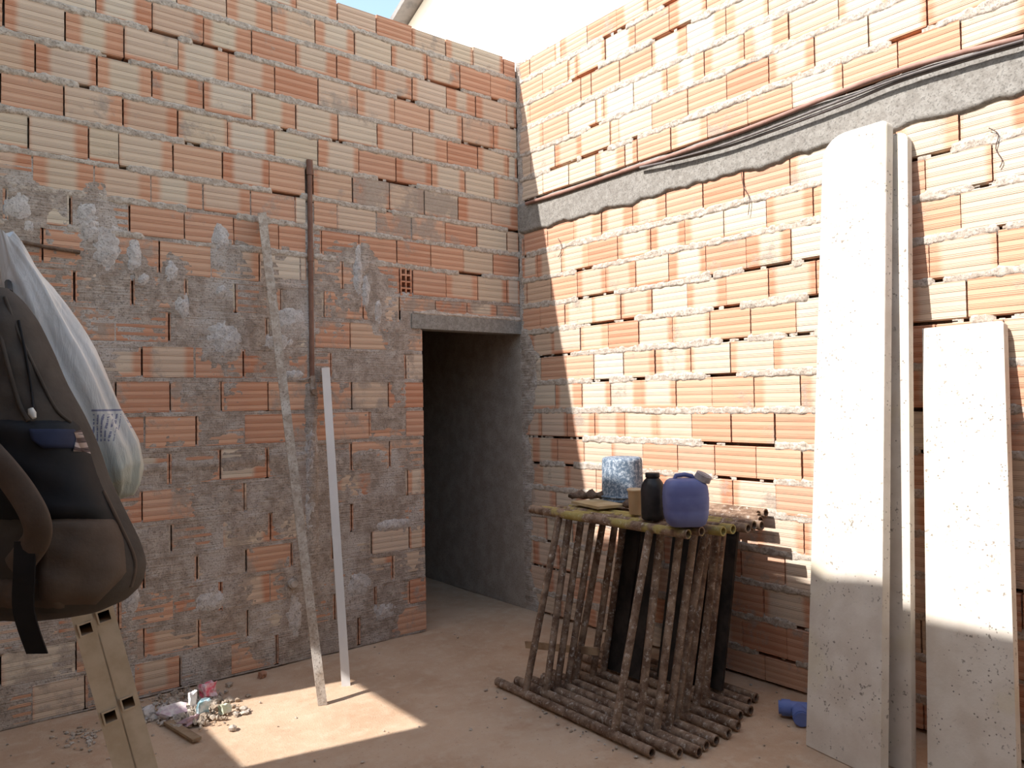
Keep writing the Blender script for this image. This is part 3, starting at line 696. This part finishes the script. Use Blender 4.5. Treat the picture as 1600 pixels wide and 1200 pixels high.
# ------------------------------------------------------------------ pipes on the left wall
M['pvc'] = mat_simple('brown_pvc', (.17, .085, .06), (.22, .12, .085), 10, .45, .1)
M['brass'] = mat_simple('dull_brass', (.30, .22, .17), (.42, .34, .28), 30, .45, .4, .004, Metallic=.5)
M['grey_pipe'] = mat_simple('dirty_white_pipe', (.50, .45, .40), (.38, .33, .28), 30, .6)
top = on_y(483, 253); bot = on_y(487, 592)
wp = empty('water_pipe', (bot.x, .0, bot.z)); tag(wp, 'brown water pipe set in a chase down the left wall', 'pipe')
def loc(p, o): return Vector(p)-Vector(o.location)
m = MB(); m.tube([loc((top.x, -.006, top.z), wp), loc((bot.x, -.006, bot.z), wp)], .0165, 14); m.build('pipe', M['pvc'], wp)
m = MB(); m.tube([loc((top.x, -.006, top.z-.09), wp), loc((top.x, -.006, top.z+.01), wp)], .0215, 14, wall=.7); m.build('coupling', M['pvc'], wp)
m = MB(); m.tube([loc((top.x, -.006, 2.62), wp), loc((top.x, -.006, 2.70), wp)], .021, 14); m.build('coupling', M['pvc'], wp)
m = MB(); m.tube([(0, -.008, .02), (0, -.008, -.055)], [.021, .024], 8, smooth=False); m.build('nut', M['brass'], wp)
m = MB(); m.tube([(0, -.008, -.05), (0, -.012, -.075), (.0, -.045, -.085)], [.022, .024, .018], 12); m.build('elbow', M['brass'], wp)
m = MB(); m.tube([(0, -.012, .015), (-.035, -.02, .0), (-.07, -.016, -.012), (-.10, -.014, -.01)], .004, 6); m.build('tie_wire', M['brass'], wp)
c = on_y(456, 911); ps = MB(); ps.tube([(c.x, .02, c.z), (c.x, -.028, c.z)], .029, 18, wall=.74); tag(ps.build('pipe_stub', M['grey_pipe'], None, org=(c.x, 0, c.z)), 'open pipe stub low in the left wall beside the long plank', 'pipe')
a = on_y(28, 377, -.02); b = on_y(125, 394, -.012)
m = MB(); m.tube([a, (a+b)/2+Vector((0, -.004, -.006)), b], .011, 8); tag(m.build('steel_rod', M['rag'], None, org=tuple(a)), 'dark steel rod along the left wall behind the plastic bag', 'rod')

# ------------------------------------------------------------------ conduits and cables along the beam
M['conduit'] = mat_simple('terracotta_conduit', (.27, .15, .115), (.34, .2, .16), 12, .6)
M['cable'] = mat_simple('grey_cable', (.12, .10, .095), (.17, .15, .14), 12, .5)
def wallpath(pts, X): return [on_x(px, py, X) for px, py in pts]
def spline(P, k=6):
    out = []; n = len(P)
    for i in range(n-1):
        p0, p1, p2, p3 = P[max(i-1, 0)], P[i], P[i+1], P[min(i+2, n-1)]
        for j in range(k):
            t = j/k; out.append(.5*((2*p1)+(p2-p0)*t+(2*p0-5*p1+4*p2-p3)*t*t+(3*p1-p0-3*p2+p3)*t**3))
    return out+[P[-1]]
for pts, X, r, mt, lab, nm in [
  ([(822,318),(880,300),(985,264),(1050,243),(1130,215),(1200,189),(1290,153),(1380,118),(1480,88),(1600,58)], -.030, .014, 'conduit', 'reddish conduit lying along the top of the concrete beam', 'conduit'),
  ([(1000,262),(1060,249),(1130,231),(1200,207),(1270,181),(1330,158),(1400,129),(1500,97),(1600,68)], -.050, .009, 'cable', 'grey cable sagging over the face of the concrete beam', 'cable'),
  ([(1040,252),(1110,233),(1180,209),(1260,178),(1330,151),(1400,124),(1500,92),(1600,63)], -.066, .007, 'cable', 'thin dark cable strung above the sagging grey cable', 'cable')]:
    P = wallpath(pts, X); m = MB(); m.tube(spline(P), r, 8); o = m.build(nm, M[mt], None, org=tuple(P[0])); tag(o, lab, nm)
M['wire'] = mat_simple('tie_wire', (.10, .06, .05), None, 20, .6)
for k, (pts, lab) in enumerate([([(1158,268),(1162,292),(1171,310),(1169,336)], 'bent tie wire hanging from the wall under the beam, middle of the photo'), ([(1545,200),(1560,210),(1556,232),(1566,250),(1562,262)], 'bent tie wire hanging beside the tall slabs at the far right'),
                                ([(872,372),(878,388),(872,402)], 'short tie wire poking out of the wall near the corner')]):
    P = wallpath(pts, -.012); m = MB(); m.tube(spline(P, 4), .0022, 5); tag(m.build('tie_wire', M['wire'], None, org=tuple(P[0])), lab, 'wire')

# ------------------------------------------------------------------ blue pipe fitting on the floor
M['bluepvc'] = mat_simple('blue_pvc', (.115, .17, .42), (.15, .21, .48), 6, .4, .05)
c = on_z(1247, 1122); pf = empty('pipe_fitting', (c.x, c.y, 0)); tag(pf, 'blue plastic pipe tee on the floor beside the tallest slab', 'pipe fitting')
rh = Vector((RT.x, RT.y, 0)).normalized(); fh = Vector((FW.x, FW.y, 0)).normalized()
ax = (rh*.95-fh*.3).normalized(); m = MB(); m.tube([-ax*.075+Vector((0, 0, .048)), ax*.085+Vector((0, 0, .048))], .036, 18, wall=.86); m.build('run', M['bluepvc'], pf)
m = MB(); m.tube([-ax*.08+Vector((0, 0, .048)), -ax*.035+Vector((0, 0, .048))], .042, 18, wall=.82); m.build('socket', M['bluepvc'], pf)
m = MB(); m.tube([Vector((0, 0, .046)), -fh*.10-rh*.02+Vector((0, 0, .044))], .036, 18, cap=False); m.tube([-fh*.065-rh*.012+Vector((0, 0, .045)), -fh*.115-rh*.023+Vector((0, 0, .043))], .042, 18, wall=.84); m.build('branch', M['bluepvc'], pf)

# ------------------------------------------------------------------ rubbish heap at the foot of the left wall
def rock(rr, r):
    bm = bmesh.new(); bmesh.ops.create_icosphere(bm, subdivisions=1, radius=1)
    sx, sy, sz = rr.uniform(.6, 1.3), rr.uniform(.6, 1.3), rr.uniform(.4, .8)
    V = [Vector((v.co.x*sx, v.co.y*sy, v.co.z*sz))*r*rr.uniform(.75, 1.2) for v in bm.verts]; F = [[v.index for v in f.verts] for f in bm.faces]; bm.free(); return V, F
rr = random.Random(31); m = MB(); ce = on_z(300, 1110)
for k in range(420):
    px, py = rr.gauss(290, 42), rr.gauss(1108, 15)
    p = on_z(px, py)
    if p.y > -.05: continue
    V, F = rock(rr, rr.choice([.006, .009, .012, .018, .026])); rot = Matrix.Rotation(rr.uniform(0, 6.28), 3, 'Z'); m.add([rot @ v+Vector((p.x, p.y, .006+.03*math.exp(-((px-300)/50)**2)*rr.random())) for v in V], F)
for k in range(60):
    p = on_z(rr.gauss(128, 20), rr.gauss(1150, 10)); V, F = rock(rr, rr.choice([.006, .01, .014])); m.add([v+Vector((p.x, p.y, .005)) for v in V], F)
M['rubble'] = mat_rough('rubble', (.33, .25, .18), (.50, .42, .34), (.56, .50, .44), 14, .6, .006)
tag(m.build('rubble', M['rubble'], None, org=(ce.x, ce.y, 0)), 'heap of small mortar crumbs at the foot of the left wall', 'rubble', kind='stuff')
m = MB()
for k in range(240):
    x, y = rr.uniform(-3.6, -.05), rr.uniform(-4, -.05)
    V, F = rock(rr, rr.choice([.003, .004, .005, .007, .010])); m.add([v+Vector((x, y, .002)) for v in V], F)
for k in range(60):
    x = -1.2+rr.uniform(-.12, .1); y = rr.uniform(-2.6, -1.2); V, F = rock(rr, rr.choice([.005, .008, .011])); m.add([v+Vector((x, y, .003)) for v in V], F)
tag(m.build('grit', M['rubble'], None, org=(-2, -2, 0)), 'loose grit scattered over the floor', 'grit', kind='stuff')
def crumple(name, label, px, py, w, h, d, c0, c1, seed, cat='wrapper', z=.03, rot=0., flat=False):
    q = random.Random(seed); p = on_z(px, py); bm = bmesh.new(); bmesh.ops.create_cube(bm, size=1); bmesh.ops.subdivide_edges(bm, edges=bm.edges[:], cuts=2, use_grid_fill=True)
    V = []
    for v in bm.verts:
        co = Vector((v.co.x*w, v.co.y*d, (v.co.z+.5)*h)); co += Vector((q.uniform(-.12, .12)*w, q.uniform(-.12, .12)*d, q.uniform(-.12, .12)*h)); V.append(Matrix.Rotation(rot, 3, 'Z') @ Matrix.Rotation(.35*(seed % 3-1), 3, 'X') @ co)
    F = [[v.index for v in f.verts] for f in bm.faces]; bm.free()
    mb = MB(); mb.add(V, F); o = mb.build(name, mat_simple(name+'_print', c0, c1, 26, .5), None); o.location = (p.x, p.y, z); tag(o, label, cat, 'scraps on the rubbish heap'); return o
crumple('paper_box', 'crumpled pink carton on the rubbish heap', 325, 1094, .075, .075, .05, (.72, .10, .16), (.80, .62, .64), 1, 'carton', .02, .4)
crumple('foil_wrapper', 'white and turquoise foil wrapper standing on the rubbish heap', 316, 1122, .06, .085, .025, (.70, .76, .78), (.30, .50, .55), 2, 'wrapper', .02, .2)
crumple('mauve_wrapper', 'dull mauve wrapper lying at the front of the rubbish heap', 296, 1134, .09, .03, .06, (.34, .22, .24), (.46, .32, .33), 3, 'wrapper', .01, .6)
crumple('paper_strip', 'upright white paper strip on the rubbish heap', 301, 1110, .035, .08, .03, (.78, .76, .74), (.66, .62, .62), 4, 'paper', .02, 0.)
crumple('printed_packet', 'flat pale printed packet at the left of the rubbish heap', 270, 1120, .13, .035, .08, (.66, .60, .56), (.50, .36, .40), 5, 'packet', .012, .1)
crumple('green_wrapper', 'pale green wrapper at the right of the rubbish heap', 352, 1117, .05, .045, .04, (.55, .60, .42), (.66, .64, .52), 6, 'wrapper', .01, .3)
crumple('crumpled_plastic', 'clear crumpled plastic beside the ladder foot', 231, 1123, .06, .05, .05, (.60, .56, .54), (.42, .38, .36), 7, 'plastic', .01, .3)
a = on_z(262, 1133); b = on_z(308, 1160); m = MB(); m.bar(a+Vector((0, 0, .018)), b+Vector((0, 0, .014)), .045, .014); tag(m.build('wood_splinter', M['wood'], None, org=tuple(a)), 'pointed wood offcut lying below the rubbish heap', 'offcut')
crumple('brick_chip', 'small reddish brick chip near the wall foot', 408, 1058, .04, .035, .035, (.30, .15, .09), (.38, .2, .13), 8, 'chip', -.002, .4)

# ------------------------------------------------------------------ ladder
M['lad'] = mat_simple('dusty_aluminium', (.50, .37, .25), (.60, .46, .33), 14, .6, .15)
DL = 2.25
p1 = at(128, 959, DL); p2 = at(195, 1200, DL); q1 = at(160, 950, DL)
up = (p1-p2).normalized(); base = p2-up*(p2.z/up.z); topL = base+up*(2.02/up.z)
hd = math.radians(84); rg = Vector((math.cos(hd), math.sin(hd), 0)); ax = up.cross(rg).normalized()
if ax.dot(RT) < 0: ax = -ax
ld = empty('ladder', tuple(base)); tag(ld, 'dusty aluminium folding ladder under the hanging backpack', 'ladder')
def rail(name, a, b, w, dp, holes=(), hw=.038):
    m = MB(); A = Vector(a)-base; B = Vector(b)-base; d = (B-A).normalized(); x = d.cross(rg).normalized(); L = (B-A).length
    if x.dot(RT) < 0: x = -x
    def seg(s0, s1, i0, i1):
        c = [(i0, 0), (i1, 0), (i1, dp), (i0, dp)]; m.hexa([A+d*s0+x*i+rg*j for i, j in c]+[A+d*s1+x*i+rg*j for i, j in c])
    p = 0.
    for h in sorted(holes):
        seg(p, h-hw/2, -w/2, w/2); seg(h-hw/2, h+hw/2, -w/2, -hw/2); seg(h-hw/2, h+hw/2, hw/2, w/2); p = h+hw/2
    seg(p, L, -w/2, w/2); return m.build(name, M['lad'], ld)
def sq_tube(name, a, b, w, u, parent=None):
    """hollow square rung whose open end shows in the rail"""
    a = Vector(a)-base; b = Vector(b)-base; d = (b-a).normalized(); x = d.cross(u).normalized(); y = x.cross(d); m = MB()
    k = [(-1, -1), (1, -1), (1, 1), (-1, 1)]
    def ring(c, s): return [c+x*i*s+y*j*s for i, j in k]
    m.loft([ring(a, w/2), ring(b, w/2)], False, False); i1 = ring(a, w*.38); i2 = [q+d*.36 for q in i1]
    m.loft([ring(a, w/2), i1, i2], False, False); m.add(i2, [(0, 1, 2, 3)]); m.add(ring(b, w/2), [(0, 1, 2, 3)])
    return m.build(name, M['lad'], ld)
wd = (q1-p1).dot(ax)
h1 = at(135, 982, DL); f1 = (h1-base).dot(up); h2 = at(158, 966, DL); f2 = (h2-base).dot(up)
for off, f0 in ((0, f1), (wd, f2)):
    k = f0; ks = []
    while k-.268 > .08: k -= .268
    while k < 2.0: ks.append(k); k += .268
    for fr_ in (0, .36):
        o3 = ax*off+rg*fr_; rail('rail', base+o3, topL+o3, .058, .04, ks)
    for k in ks:
        c = base+up*k+ax*off; sq_tube('rung', c-rg*.005, c+rg*.405, .040, up)
apex = topL+ax*wd*.5; back_base = Vector((apex.x-.62, apex.y+.1, 0))
for fr_ in (0, .36): rail('back_rail', back_base+rg*fr_, apex-ax*.07+rg*fr_, .058, .04)
for k in range(1, 7):
    c = back_base+(apex-back_base)*(k/7.3); sq_tube('rung', c-rg*.006, c+rg*.40, .036, (apex-back_base).normalized())
m = MB(); A = apex-base; m.bar(A-rg*.01, A+rg*.42, .10, .05); m.build('hinge', M['lad'], ld)

# ------------------------------------------------------------------ backpack and carrier bag hung on the ladder head
M['bag_brown'] = mat_simple('brown_canvas', (.085, .056, .040), (.115, .08, .06), 7, .85, .5, .006)
M['bag_dark'] = mat_simple('grey_canvas', (.055, .042, .034), (.078, .062, .051), 7, .85, .5, .006)
M['bag_black'] = mat_simple('black_nylon', (.009, .008, .009), (.014, .012, .013), 9, .6, .3)
M['bag_navy'] = mat_simple('navy_lining', (.016, .018, .04), (.022, .026, .055), 9, .7)
def mat_stripe():
    t = NT('striped_lining'); x, y, z = t.xyz(t.obj()); w = t.math('SINE', t.math('MULTIPLY', t.math('ADD', x, z), 420)); return t.done(t.mix(t.sstep(w, -.2, .2), (.10, .07, .07), (.34, .27, .25)), .8)
DB = 1.95; KB = DB/FPX; HP = (80, 960); ob = at(*HP, DB)
bp = empty('backpack', tuple(ob), YAW-math.pi/2); tag(bp, 'brown and black backpack hanging at the left edge of the photo', 'backpack')
OUT = [(962,-20,110,.05),(952,-60,165,.10),(938,-80,197,.125),(915,-88,218,.14),(885,-90,224,.145),(850,-90,214,.145),(800,-88,190,.14),(750,-86,167,.135),(700,-85,150,.13),(650,-82,128,.12),(600,-78,101,.11),(550,-72,80,.10),(500,-62,56,.085),(468,-45,34,.06),(448,-20,14,.03)]
_tab = spline([Vector(o[:3]) for o in OUT], 8); _dep = [o[3] for o in OUT]
def ringat(py):
    ys = [-v.x for v in _tab]
    return [float(np.interp(-py, ys, [v.y for v in _tab])), float(np.interp(-py, ys, [v.z for v in _tab])), float(np.interp(-py, [-o[0] for o in OUT], _dep))]
def surfpt(px, py, off=0.):
    l, r, d = ringat(py); c = (l+r)/2; h = (r-l)/2*KB; X = (px-HP[0])*KB; u = max(-.995, min(.995, ((px-c)*KB)/h))
    y = -d*(1-abs(u)**2.6)**(1/2.6)
    fold = .005*math.sin(px*.11+py*.05)+.004*math.sin(px*.05-py*.13)+.008*abs(math.sin((px-.42*py)*.035))*min(1, max(0, (700-py)/120))
    return Vector((X, y-off+fold*(1-abs(u)**4), (HP[1]-py)*KB))
def frontpt(px, py, off=0.):
    # the bag's front stands nearer than its outline: find the surface point on the sight line
    b = py
    for _ in range(3):
        l, r, d = ringat(b); lo, hi = l+3, r-1
        for _ in range(26):
            a = (lo+hi)/2; v = surfpt(a, b, off)
            if 800+(a-800)*DB/(DB+v.y) < px: lo = a
            else: hi = a
        b = 600+(py-600)*(DB+v.y)/DB
    return surfpt(a, b, off)
rings = []
for py in sorted(set([o[0] for o in OUT]+list(range(460, 960, 16))), reverse=True):
    l, r, d = ringat(py); c = (l+r)/2; h = (r-l)/2; ring = []
    for k in range(48):
        t = 2*math.pi*k/48; cs, sn_ = math.cos(t), math.sin(t)
        ux = (abs(cs)**(2/2.6))*(1 if cs > 0 else -1); uy = (abs(sn_)**(2/2.6))*(1 if sn_ > 0 else -1)
        px = c+ux*h
        if uy < 0: v = surfpt(px, py)
        else: v = Vector(((px-HP[0])*KB, d*.6*uy, (HP[1]-py)*KB))
        ring.append(v)
    rings.append(ring)
m = MB(); m.loft(rings); m.build('body', M['bag_dark'], bp)
def panel(name, rows, mat, off=.012, parent=bp, nx=16, edge=True):
    m = MB(); V = []; ny = len(rows)
    for j, (py, l, r) in enumerate(rows):
        for i in range(nx+1):
            e = 0 if (i in (0, nx) or j in (0, ny-1)) and edge else off
            V.append(frontpt(l+(r-l)*i/nx, py, e-(.008 if e == 0 and edge else 0)))
    m.add(V, [(j*(nx+1)+i, j*(nx+1)+i+1, (j+1)*(nx+1)+i+1, (j+1)*(nx+1)+i) for j in range(ny-1) for i in range(nx)], True); return m.build(name, mat, parent)
def rowlist(ps, n=14):
    ys = [p[0] for p in ps]; return [(y, float(np.interp(y, ys, [p[1] for p in ps])), float(np.interp(y, ys, [p[2] for p in ps]))) for y in np.linspace(ys[0], ys[-1], n)]
panel('black_pocket', rowlist([(655, -60, 125), (680, -60, 140), (720, -60, 150), (770, -60, 168), (818, -60, 184)]), M['bag_black'], .02)
pk = panel('lower_pocket', rowlist([(812, 66, 184), (850, 60, 196), (900, 55, 200), (950, 60, 150)]), M['bag_brown'], .028)
pl_ = panel('pocket_lining', rowlist([(668, 40, 120), (690, 45, 132), (708, 70, 140)], 8), M['bag_navy'], .028)
panel('striped_lining', rowlist([(672, 122, 131), (690, 118, 139), (712, 112, 147)], 8), mat_stripe(), .034, pl_)
panel('base_panel', rowlist([(905, -70, 60), (930, -70, 100), (955, -40, 105)], 8), M['bag_brown'], .012)
def seam(name, pts, r, mat, off=.012):
    P = spline([frontpt(a, b, off) for a, b in pts], 5); m = MB(); m.tube(P, r, 7); return m.build(name, mat, bp)
seam('piping', [(8, 462), (32, 525), (60, 585), (88, 640), (112, 662)], .004, M['bag_dark'], .004)
seam('piping', [(-10, 475), (10, 560), (30, 630), (45, 660)], .005, M['bag_dark'], .004)
zp_ = seam('zip', [(30, 500), (42, 560), (50, 610), (53, 640)], .0035, M['bag_black'], .006)
seam('piping', [(176, 770), (200, 830), (214, 880), (205, 920)], .005, M['bag_brown'], .004)
M['pull'] = mat_simple('pale_zip_pull', (.62, .60, .56), None, 20, .4)
m = MB(); c = frontpt(51, 648, .02); m.tube([c+Vector((-.004, 0, .012)), c, c+Vector((.006, -.002, -.012))], [.006, .009, .005], 8); m.build('zip_pull', M['pull'], zp_)
P = [frontpt(-25, 700, .02), frontpt(5, 735, .05), frontpt(35, 775, .07), frontpt(56, 815, .075), frontpt(58, 845, .06), frontpt(40, 872, .035), frontpt(25, 890, .015)]
P = spline(P, 5); rgs = []
for i, p in enumerate(P):
    d = (P[min(i+1, len(P)-1)]-P[max(i-1, 0)]).normalized(); x = d.cross(Vector((0, 1, 0))).normalized(); y = x.cross(d)
    rgs.append([p+x*math.cos(t)*.034+y*math.sin(t)*.014 for t in [2*math.pi*k/14 for k in range(14)]])
m = MB(); m.loft(rgs); m.build('shoulder_strap', M['bag_brown'], bp)
m = MB(); Q = [frontpt(40, 850, .05), frontpt(38, 900, .05), frontpt(42, 945, .03)+Vector((0, -.01, -.02)), frontpt(42, 945, .03)+Vector((.012, .02, -.125))]; Q = spline(Q, 5); V = []
rgs = [[p+Vector((x, y, 0)) for x, y in ((-.025, -.002), (.025, -.002), (.025, .002), (-.025, .002))] for p in Q]
m.loft(rgs, False); m.build('webbing_strap', M['bag_black'], bp)
inv = Matrix.Rotation(-(YAW-math.pi/2), 3, 'Z')
ap = inv @ (apex+rg*.02+Vector((0, 0, .03))-ob)
tp = Vector(((-3-80)*KB, 0, (960-455)*KB))
m = MB(); m.tube(spline([tp+Vector((-.03, 0, 0)), ap+Vector((-.035, -.03, .0)), ap+Vector((0, .02, .012)), ap+Vector((.035, -.03, .0)), tp+Vector((.03, 0, 0))], 6), .009, 8); m.build('grab_loop', M['bag_black'], bp)
# carrier bag
def mat_poly():
    t = NT('thin_white_polythene'); P = t.obj(); x, y, z = t.xyz(P)
    c = t.mix(t.sstep(t.noise(P, 6, 4), .4, .7), (.66, .60, .55), (.77, .72, .68))
    c = t.mix(t.sstep(z, .20, .05), c, (.50, .51, .45))
    # rows of small blue print
    bx = t.math('MULTIPLY', t.math('GREATER_THAN', x, .148), t.math('LESS_THAN', x, .205)); bz = t.math('MULTIPLY', t.math('GREATER_THAN', z, .16), t.math('LESS_THAN', z, .235))
    ln = t.math('GREATER_THAN', t.math('SINE', t.math('MULTIPLY', x, 620)), .25); wd_ = t.math('GREATER_THAN', t.noise(t.scaled(P, (60, 60, 260)), 1., 2), .46)
    bz2 = t.math('MULTIPLY', t.math('GREATER_THAN', z, .243), t.math('LESS_THAN', z, .248))
    msk = t.math('MULTIPLY', t.math('MULTIPLY', bx, bz), t.math('MULTIPLY', ln, wd_))
    msk = t.math('MAXIMUM', msk, t.math('MULTIPLY', bx, bz2))
    c = t.mix(t.math('MULTIPLY', msk, .75), c, (.05, .055, .18))
    n = t.bump(t.noise(t.scaled(P, (30, 30, 7)), 1., 4, .6, .6), .5, .01)
    return t.done(c, .32, n, Transmission_Weight=.18)
DP = 2.16; KP = DP/FPX; H2 = (80, 778); oc_ = at(*H2, DP)
cb = empty('carrier_bag', tuple(oc_), YAW-math.pi/2); tag(cb, 'white translucent plastic carrier bag hanging behind the backpack', 'plastic bag')
CL = [(6,362,14),(14,380,18),(24,410,28),(42,450,42),(62,500,54),(82,550,62),(102,600,66),(122,650,70),(140,695,73),(150,730,70),(158,755,58),(168,770,38),(172,779,14)]
rings = []; fine = []
for i in range(len(CL)-1):
    for k in range(4): fine.append([CL[i][j]+(CL[i+1][j]-CL[i][j])*k/4 for j in range(3)])
fine.append(CL[-1])
for q, (cx, cy, r) in enumerate(fine):
    ring = []
    for k in range(56):
        t = 2*math.pi*k/56; tw = q*.05
        rr_ = r*KP*(1+.05*math.sin(9*t+tw)+.035*math.sin(17*t-tw*2)+.03*math.sin(5*t+q*.3))
        ring.append(Vector(((cx-H2[0])*KP+rr_*math.cos(t), .62*rr_*math.sin(t), (H2[1]-cy)*KP+.01*math.sin(3*t+q*.4))))
    rings.append(ring)
m = MB(); m.loft(rings); m.build('sack', mat_poly(), cb)
inv2 = lambda w: inv @ (Vector(w)-oc_)
m = MB(); e = inv2(apex+rg*.10+Vector((0, 0, .04))); s0 = Vector(((8-80)*KP, 0, (778-372)*KP))
for dx in (-.02, .03):
    P = spline([s0+Vector((dx, 0, 0)), (s0+e)/2+Vector((dx*1.4, 0, 0)), e+Vector((0, 0, .0))], 4)
    m = MB(); rgs = [[p+Vector((x, y, 0)) for x, y in ((-.016, -.002), (.016, .001), (.016, .004), (-.016, .002))] for p in P]; m.loft(rgs, True); m.build('bag_handle', bpy.data.materials['thin_white_polythene'], cb)
